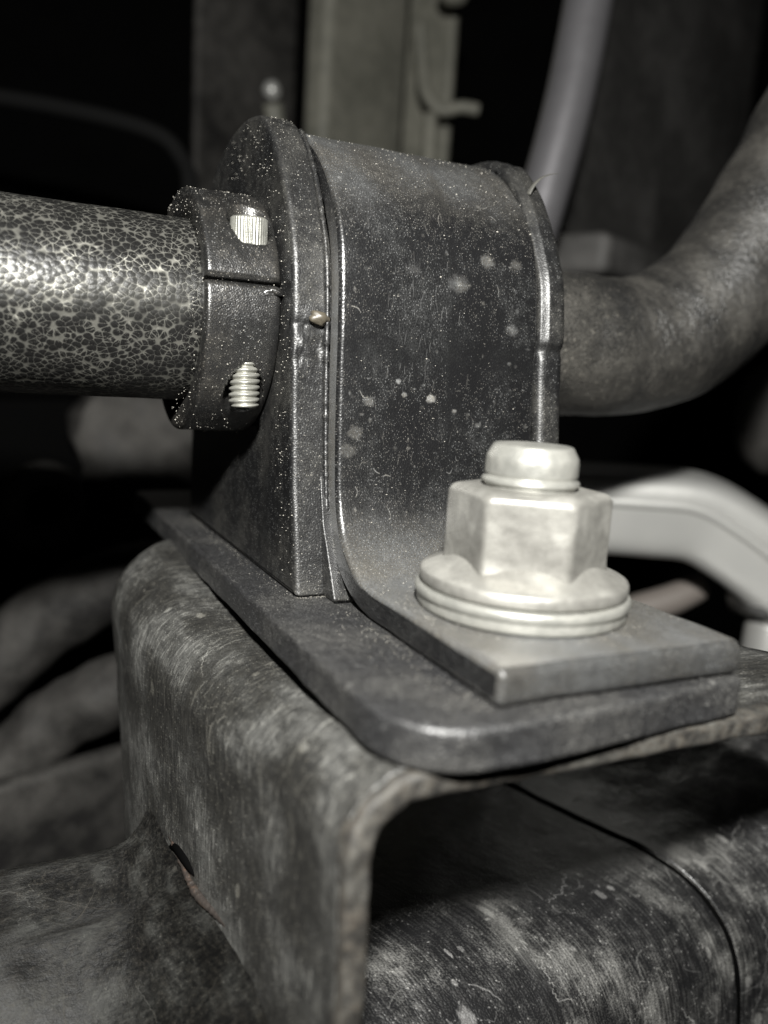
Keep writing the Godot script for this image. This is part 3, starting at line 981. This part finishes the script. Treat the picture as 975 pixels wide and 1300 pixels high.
func build_arm() -> void:
	# a pressed beam that runs off to the left, its face flaring forward where it is welded to the channel wall
	var left := [Vector3(-125, -44.5, -37), Vector3(-125, -45.2, -34.5), Vector3(-125, -49.0, -27.5), Vector3(-125, -51.0, -25.6), Vector3(-125, -56, -21), Vector3(-125, -66, -15), Vector3(-125, -82, -9)]
	var further := []
	for q in left:
		further.append(q + Vector3(38, 0.2, 0.3))
	var mid := [Vector3(-56, -44.0, -36), Vector3(-56, -44.6, -34), Vector3(-56, -48.2, -27.5), Vector3(-56, -50.0, -25.6), Vector3(-56, -54.9, -20), Vector3(-56, -64, -13), Vector3(-56, -80, -7)]
	var near := [Vector3(-43, -43.7, -35.6), Vector3(-43, -44.3, -33.3), Vector3(-43, -47.5, -27.2), Vector3(-43, -49.3, -25.2), Vector3(-43, -53.6, -19.0), Vector3(-43, -61.0, -10.5), Vector3(-43, -75, -3)]
	var turned := [Vector3(-38.2, -42.0, -36.2), Vector3(-38.2, -42.8, -33), Vector3(-38, -45.2, -26), Vector3(-37.5, -46.8, -22.5), Vector3(-36.5, -49, -15.5), Vector3(-35.5, -52, -5), Vector3(-35.5, -62, 3)]
	var seam := [Vector3(-35.0, -37.5, -38), Vector3(-34.5, -38.8, -33), Vector3(-33.8, -41.0, -24), Vector3(-33.0, -42.0, -18), Vector3(-31.0, -41.8, -10.5), Vector3(-29.0, -41.5, 1), Vector3(-28.6, -46, 10)]
	var inside := [Vector3(-31.0, -34.0, -39), Vector3(-31.0, -35.5, -33), Vector3(-30.5, -38.0, -24), Vector3(-29.5, -39.6, -18), Vector3(-28.0, -40.0, -10), Vector3(-26.5, -40, 2), Vector3(-26.0, -44, 11)]
	var top := func(u: float, v: float) -> Vector3:
		var q := []
		for c in [left, further, mid, near, turned, seam, inside]:
			q.append(path3(c, v))
		var p := path3(q, u)
		var w := 0.5 * wob.get_noise_3dv(p * 0.8) + 0.2 * wob.get_noise_3dv(p * 2.7)
		return p + Vector3(0, 0.6, 0.8) * w
	var m := grid(110, 90, func(u: float, v: float) -> Vector3:
		# closed loop: the face, then its back 3 mm behind
		if v <= 0.62:
			return top.call(u, v / 0.62)
		return top.call(u, 1.0 - (v - 0.62) / 0.38 * 0.999) + Vector3(0, -2.2, -2.6), Vector2(1.6, 2.0), true, true)
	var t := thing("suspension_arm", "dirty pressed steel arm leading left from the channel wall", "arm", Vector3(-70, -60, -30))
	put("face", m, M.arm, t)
	# weld bead along the seam
	var bead := []
	for k in 40:
		var v := k / 39.0
		bead.append(path3(seam, v).lerp(path3(turned, v), 0.03) + Vector3(-0.1, 0.45, 0.55))
	put("weld_bead", tube(bead, func(u: float) -> float: return 0.5 + 0.15 * wob.get_noise_1d(u * 900.0), 160, 10, Vector2(3, 0.2), 1.0, 0.3), M.rust, t)
	# black lens painted as a hole's inner shade, at the seam's upper end
	put("hole_shade", tube([Vector3(-34.4, -41.6, -30.0), Vector3(-34.0, -39.9, -26.5), Vector3(-33.7, -39.5, -23.0), Vector3(-33.2, -40.0, -19.5)], func(u: float) -> float: return 0.75 * sqrt(maxf(0.02, sin(clampf(u, 0.02, 0.98) * PI))) + 0.1, 20, 12, Vector2(1, 1)), M.pitch, t)


func axle_outline(grow: float) -> PackedVector2Array:
	# (y, z), rounded top front corner
	return rounded([[-54 + grow, -60, 10], [-54 + grow, -1.2 + grow, 19 + grow], [-112 - grow, 2 + grow, 16], [-112 - grow, -60, 16]], 14)


func build_axle_tube() -> void:
	var t := thing("axle_housing", "mud-spattered axle housing with seamed sleeve, below the channel opening", "axle", Vector3(20, -110, -30))
	var dense := func(p: PackedVector2Array) -> PackedVector2Array:
		var d := PackedVector2Array()
		for i in p.size():
			var q := p[(i + 1) % p.size()]
			var k := maxi(1, int(p[i].distance_to(q) / 1.5))
			for j in k:
				d.append(p[i].lerp(q, float(j) / k))
		return d
	var skew := func(a: float, b: float, x: float) -> Vector3: return Vector3(x + (b + 20) * 0.35 - (a + 54) * 0.10, a, b - 0.10 * (x - 20))
	put("sleeve", extrude(dense.call(axle_outline(0.0)), skew, -40, 46.2, 0.9, 60, Vector2(1 / 90.0, 1 / 90.0),
		func(a: float, b: float, x: float) -> float: return 0.5 * wob.get_noise_3d(a * 0.8, b * 0.8, x * 0.8) + 0.2 * wob.get_noise_3d(a * 3, b * 3, x * 3)), M.axle, t)
	put("seam_shade", extrude(dense.call(axle_outline(-0.25)), skew, 45.0, 47.6, 0.3, 3), M.pitch, t)  # black ring added to draw the dark shadow line of the seam
	put("casting", extrude(dense.call(axle_outline(0.3)), skew, 46.9, 130, 0.3, 60, Vector2(1 / 90.0, 1 / 90.0),
		func(a: float, b: float, x: float) -> float: return 16.0 * smoothstep(50.0, 100.0, x) + 0.6 * wob.get_noise_3d(a * 0.8, b * 0.8, x * 0.8) + 0.3 * wob.get_noise_3d(a * 3, b * 3, x * 3)), M.axle, t)


# ---------------------------------------------------------------- things behind

func box(size: Vector3, at: Vector3, turn: Vector3, r: float) -> ArrayMesh:
	var b := Basis.from_euler(turn)
	var p := rounded([[-size.x / 2, -size.y / 2, r], [size.x / 2, -size.y / 2, r], [size.x / 2, size.y / 2, r], [-size.x / 2, size.y / 2, r]], 5)
	return extrude(p, func(x: float, y: float, t: float) -> Vector3: return at + b * Vector3(x, y, t), -size.z / 2, size.z / 2, minf(r, size.z * 0.4), 2)


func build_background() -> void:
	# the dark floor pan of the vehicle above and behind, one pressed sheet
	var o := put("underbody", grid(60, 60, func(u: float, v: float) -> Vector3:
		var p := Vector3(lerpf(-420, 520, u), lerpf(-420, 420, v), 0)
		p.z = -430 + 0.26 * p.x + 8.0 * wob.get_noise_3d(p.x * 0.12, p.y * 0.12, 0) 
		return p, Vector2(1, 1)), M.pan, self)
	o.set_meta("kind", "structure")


func build_far_things() -> void:
	# upper right: dark splash panel with a ledge
	var t := thing("splash_panel", "dark brown splash panel behind the grey hose, with a ledge along its foot", "panel", Vector3(230, 60, -260))
	put("sheet", box(Vector3(240, 190, 4), Vector3(262, 182, -262), Vector3(0, 0.46, 0), 2.0), M.splash, t)
	put("ledge", box(Vector3(150, 15, 24), Vector3(205, 73, -205), Vector3(0, 0.46, 0.0), 4.0), M.splash, t)
	# grey hose
	whole("grey_hose", "shiny grey hose running down behind the bracket top", "hose", tube([Vector3(122, 185, -154), Vector3(119, 160, -152), Vector3(115.1, 135.3, -149.8), Vector3(110.6, 113.2, -147.7), Vector3(105.4, 92.2, -146.4), Vector3(98, 68, -145), Vector3(86, 40, -144), Vector3(70, 10, -144)], func(u: float) -> float: return 7.6, 60, 32, Vector2(1, 1)), M.hose)
	# olive pillar with pressed flutes
	var c := thing("frame_pillar", "dusty olive grey pressed pillar rising behind the bracket", "pillar", Vector3(105, 60, -300))
	put("web", box(Vector3(58, 260, 14), Vector3(104, 150, -302), Vector3(0, 0.46, 0), 4.0), M.olive, c)
	put("flange", box(Vector3(5, 260, 26), Vector3(132, 150, -283), Vector3(0, 0.46, 0), 2.0), M.olive, c)
	put("side_sheet", box(Vector3(60, 260, 4), Vector3(56, 150, -318), Vector3(0, 0.46, 0), 1.5), M.dark, c)
	whole("wire_clip", "thin bent wire clip hooked beside the olive pillar", "clip", tube([Vector3(117, 175, -267), Vector3(118.6, 160, -266), Vector3(119.7, 147, -262.8), Vector3(125.7, 139.5, -258.6), Vector3(133, 141, -254), Vector3(140, 140.4, -251.0)], func(u: float) -> float: return 2.6, 40, 14, Vector2(1, 1)), M.olive)
	whole("clip_post", "short tan post below the bent wire clip", "post", tube([Vector3(121, 137, -259), Vector3(120.8, 115, -257), Vector3(120.4, 90, -255)], func(u: float) -> float: return 3.0, 10, 12, Vector2(1, 1)), M.olive)
	whole("small_bolt_head", "small bright bolt head glinting in the dark above the bushing", "bolt", blob(Vector3(50.1, 133.7, -261.2), Vector3(3.4, 3.4, 3.0), 0.2, 3), M.silver)
	whole("bolt_stem", "pale spacer under the small bright bolt head", "spacer", tube([Vector3(51, 129, -262), Vector3(54, 116, -264), Vector3(56, 104, -265)], func(u: float) -> float: return 4.0, 10, 14, Vector2(1, 1)), M.olive)
	whole("round_plug", "round greenish plug at the top edge beside the pillar", "plug", blob(Vector3(126, 186, -255.3), Vector3(7, 5.5, 6), 0.1, 6), M.olive)
	whole("dark_cable", "thin dark cable arching through the blackness above the crackled bar", "cable", tube([Vector3(-90, 118, -290), Vector3(-35, 114, -266), Vector3(0, 107, -247), Vector3(11, 98, -242), Vector3(13, 86, -237), Vector3(12, 60, -235)], func(u: float) -> float: return 3.0, 50, 14, Vector2(1, 1)), M.soot)
	# silver arm
	var k := thing("silver_lever", "smooth silver painted lever with a raised edge, bending down behind the nut", "lever", Vector3(100, -20, -95))
	var pth := [Vector3(61, -7.6, -115.5), Vector3(76.9, -7.2, -107.6), Vector3(92.6, -6.7, -99.8), Vector3(108.3, -6.7, -92.0), Vector3(120.0, -7.4, -86.0), Vector3(129.7, -12.5, -80.2), Vector3(140.3, -21.0, -73.3), Vector3(150.9, -33.2, -65.7), Vector3(158, -46, -61)]
	put("body", tube(pth, func(u: float) -> float: return 10.0 + 0.8 * u, 70, 40, Vector2(1, 1), 1.12, 0.0, 5.0), M.silver, k)
	var edge := []
	for q in pth:
		edge.append(q + Vector3(-6.6, 3.2, 7.4))
	put("raised_edge", tube(edge, func(u: float) -> float: return 1.9, 60, 12, Vector2(1, 1)), M.silver, k)
	var j := thing("ball_joint", "grey ball joint with a pale ring under the silver lever end", "joint", Vector3(139, -50, -73))
	put("boot", lathe([[0.0, -6.0], [8.5, -6.0], [9.5, -3], [9.5, 3.0], [8.5, 6.0], [0.0, 6.0]], Vector3(138.5, -27.5, -74.5), Vector3(0.05, 1, 0), 30), M.bend, j)
	put("ring", lathe([[0.0, -6.0], [6.5, -6.0], [7.0, -5], [7.0, 5.0], [6.5, 6.0], [0.0, 6.0]], Vector3(140, -41, -72), Vector3(0.05, 1, 0), 30), M.silver, j)
	put("shank", lathe([[0.0, -14.0], [8, -14.0], [8.6, -12], [8.6, 6.0], [7.6, 8.0], [0.0, 8.0]], Vector3(141, -58, -71), Vector3(0.05, 1, 0), 30), M.bend, j)
	whole("brown_rod", "brownish rod end slanting up below the silver lever", "rod", tube([Vector3(90, -56, -116), Vector3(113.6, -42.2, -105), Vector3(128, -36, -99), Vector3(138, -31, -95.5)], func(u: float) -> float: return 5.0 - 1.5 * pow(u, 4), 30, 20, Vector2(1, 1)), M.brown)
	whole("round_damper", "blurred round grey damper at the right edge behind the bar bend", "damper", blob(Vector3(226, 18, -152), Vector3(13, 22, 13), 0.1, 9), M.dark)
	# lower left: curved shields
	whole("upper_shield", "upper of the two curved dark shields beside the channel wall", "shield", tube([Vector3(-95, -90, -160), Vector3(-58, -62, -160), Vector3(-35, -42, -157), Vector3(-12, -33, -150), Vector3(12, -30, -143)], func(u: float) -> float: return 10.5, 40, 28, Vector2(1, 1), 1.0, 1.5), M.dark, "curved shields left of the channel")
	whole("lower_shield", "lower, paler of the two curved shields, just above the arm", "shield", tube([Vector3(-95, -104, -140), Vector3(-58, -82, -138), Vector3(-40, -66, -135), Vector3(-22, -56, -129), Vector3(0, -50, -124)], func(u: float) -> float: return 9.0, 40, 28, Vector2(1, 1), 1.0, 1.5), M.dark, "curved shields left of the channel")
	whole("shield_skirt", "flat bluish grey skirt below the curved shields, behind the arm", "skirt", box(Vector3(90, 46, 6), Vector3(-42, -98, -128), Vector3(0, 0.32, 0.0), 2.0), M.dark)
	var w := thing("drilled_tab", "dark tab with a round raised hole, left behind the bar", "tab", Vector3(-42, -40, -188))
	put("ring", torus(Vector3(-40.5, -20, -186), 10.0, 4.2), M.dark, w)
	put("plate", box(Vector3(80, 50, 3), Vector3(-55, -14, -196), Vector3(0, 0.45, 0), 1.4), M.pitch, w)
	whole("mount_lump", "dim grey rubber mount below the crackled bar and collar", "mount", blob(Vector3(-6, -8, -205), Vector3(24, 30, 16), 0.5, 12), M.dark)


func torus(at: Vector3, ra: float, rb: float) -> ArrayMesh:
	var b := Basis.from_euler(Vector3(0, 0.45, 0))
	return grid(40, 16, func(u: float, v: float) -> Vector3:
		var a := u * TAU
		var q := v * TAU
		return at + b * Vector3(cos(a) * (ra + rb * cos(q)), sin(a) * (ra + rb * cos(q)), rb * sin(q)), Vector2(1, 1), true, false)


func build_grit() -> void:
	# loose grains of dust that lie on ledges, in joints and on the tacky paint
	var ball := SphereMesh.new()
	ball.radius = 0.5
	ball.height = 1.0
	ball.radial_segments = 7
	ball.rings = 4
	var spots: Array[Transform3D] = []
	var shades: Array[Color] = []
	var rng := RandomNumberGenerator.new()
	rng.seed = 77
	var outer := curve(strap_outer(), 0.5)
	var lip := lip_profile(0.0)
	var add := func(p: Vector3, r: float, c := 0.42) -> void:
		var cc := c * rng.randf_range(0.6, 1.2)
		shades.append(Color(cc, cc * 0.95, cc * 0.84))
		var b := Basis.from_euler(Vector3(rng.randf() * TAU, rng.randf() * TAU, 0)).scaled(Vector3(rng.randf_range(0.6, 1.3), rng.randf_range(0.5, 1.0), rng.randf_range(0.6, 1.3)) * r * 2.0 * MM)
		spots.append(Transform3D(b, p * MM))
	for k in 1500:   # on the strap, thinning out over the middle
		var i := rng.randi_range(1, outer.size() - 2)
		var q := outer[i]
		if q.x > 12.0 and q.x < 44.0 and rng.randf() < 0.72:
			continue
		add.call(Vector3(rng.randf_range(-13.9, 17.8), q.x, q.y), rng.randf_range(0.03, 0.085) * (1.0 if rng.randf() < 0.94 else 1.8))
	for k in 150:   # in the bend and round the washer
		var a := rng.randf() * TAU
		add.call(Vector3(0.5 + cos(a) * (12.9 + absf(rng.randfn(0, 0.6))), 0.03, sin(a) * (12.9 + absf(rng.randfn(0, 0.9)))), rng.randf_range(0.03, 0.11), 0.2)
	for k in 240:   # along the joint of foot and plate, and of lip and plate
		var z := rng.randf_range(-16, 18)
		add.call(Vector3(-14.3 - absf(rng.randfn(0, 2.4)), -4.1, z), rng.randf_range(0.03, 0.1), 0.16)
		var t := rng.randf()
		add.call(Vector3(-19.6 - absf(rng.randfn(0, 1.2)) if t < 0.6 else rng.randf_range(-19.6, -14.3), -4.08, rng.randf_range(-84, -23) if t < 0.6 else -23.3 + absf(rng.randfn(0, 0.6))), rng.randf_range(0.03, 0.1), 0.16)
	for k in 500:   # on the lip's front and flank
		var q := lip[rng.randi_range(0, int(lip.size() * 0.55))]
		if k % 2:
			add.call(Vector3(rng.randf_range(-19.2, -14.8), q.x, q.y + 0.02), rng.randf_range(0.03, 0.08))
		else:
			add.call(Vector3(-19.62, lerpf(BAR_Y, q.x, rng.randf_range(0.72, 0.97)), lerpf(-54.0, q.y, rng.randf_range(0.72, 0.97))), rng.randf_range(0.03, 0.1))
	for k in 420:   # on the collar
		var a := deg_to_rad(rng.randf_range(-80, 110))
		if k % 3:
			add.call(Vector3(rng.randf_range(-30.2, -20.6), BAR_Y + sin(a) * 18.0, BAR_Z + cos(a) * 18.0), rng.randf_range(0.03, 0.09))
		else:
			var r := rng.randf_range(14.2, 17.5)
			add.call(Vector3(-31.9 + (r - 13.5) / 4.5 * 1.45, BAR_Y + sin(a) * r, BAR_Z + cos(a) * r), rng.randf_range(0.03, 0.09))
	var mm := MultiMesh.new()
	mm.transform_format = MultiMesh.TRANSFORM_3D
	mm.use_colors = true
	mm.mesh = ball
	mm.instance_count = spots.size()
	for i in spots.size():
		mm.set_instance_transform(i, spots[i])
		mm.set_instance_color(i, shades[i])
	var o := MultiMeshInstance3D.new()
	o.name = "dust_grains"
	o.multimesh = mm
	var m := plain(Color.WHITE, 0.35)
	m.vertex_color_use_as_albedo = true
	o.material_override = m
	add_child(o, true)
	o.set_meta("kind", "stuff")
	tag(o, "pale grains of dust scattered over the bracket, collar and base plate", "dust")
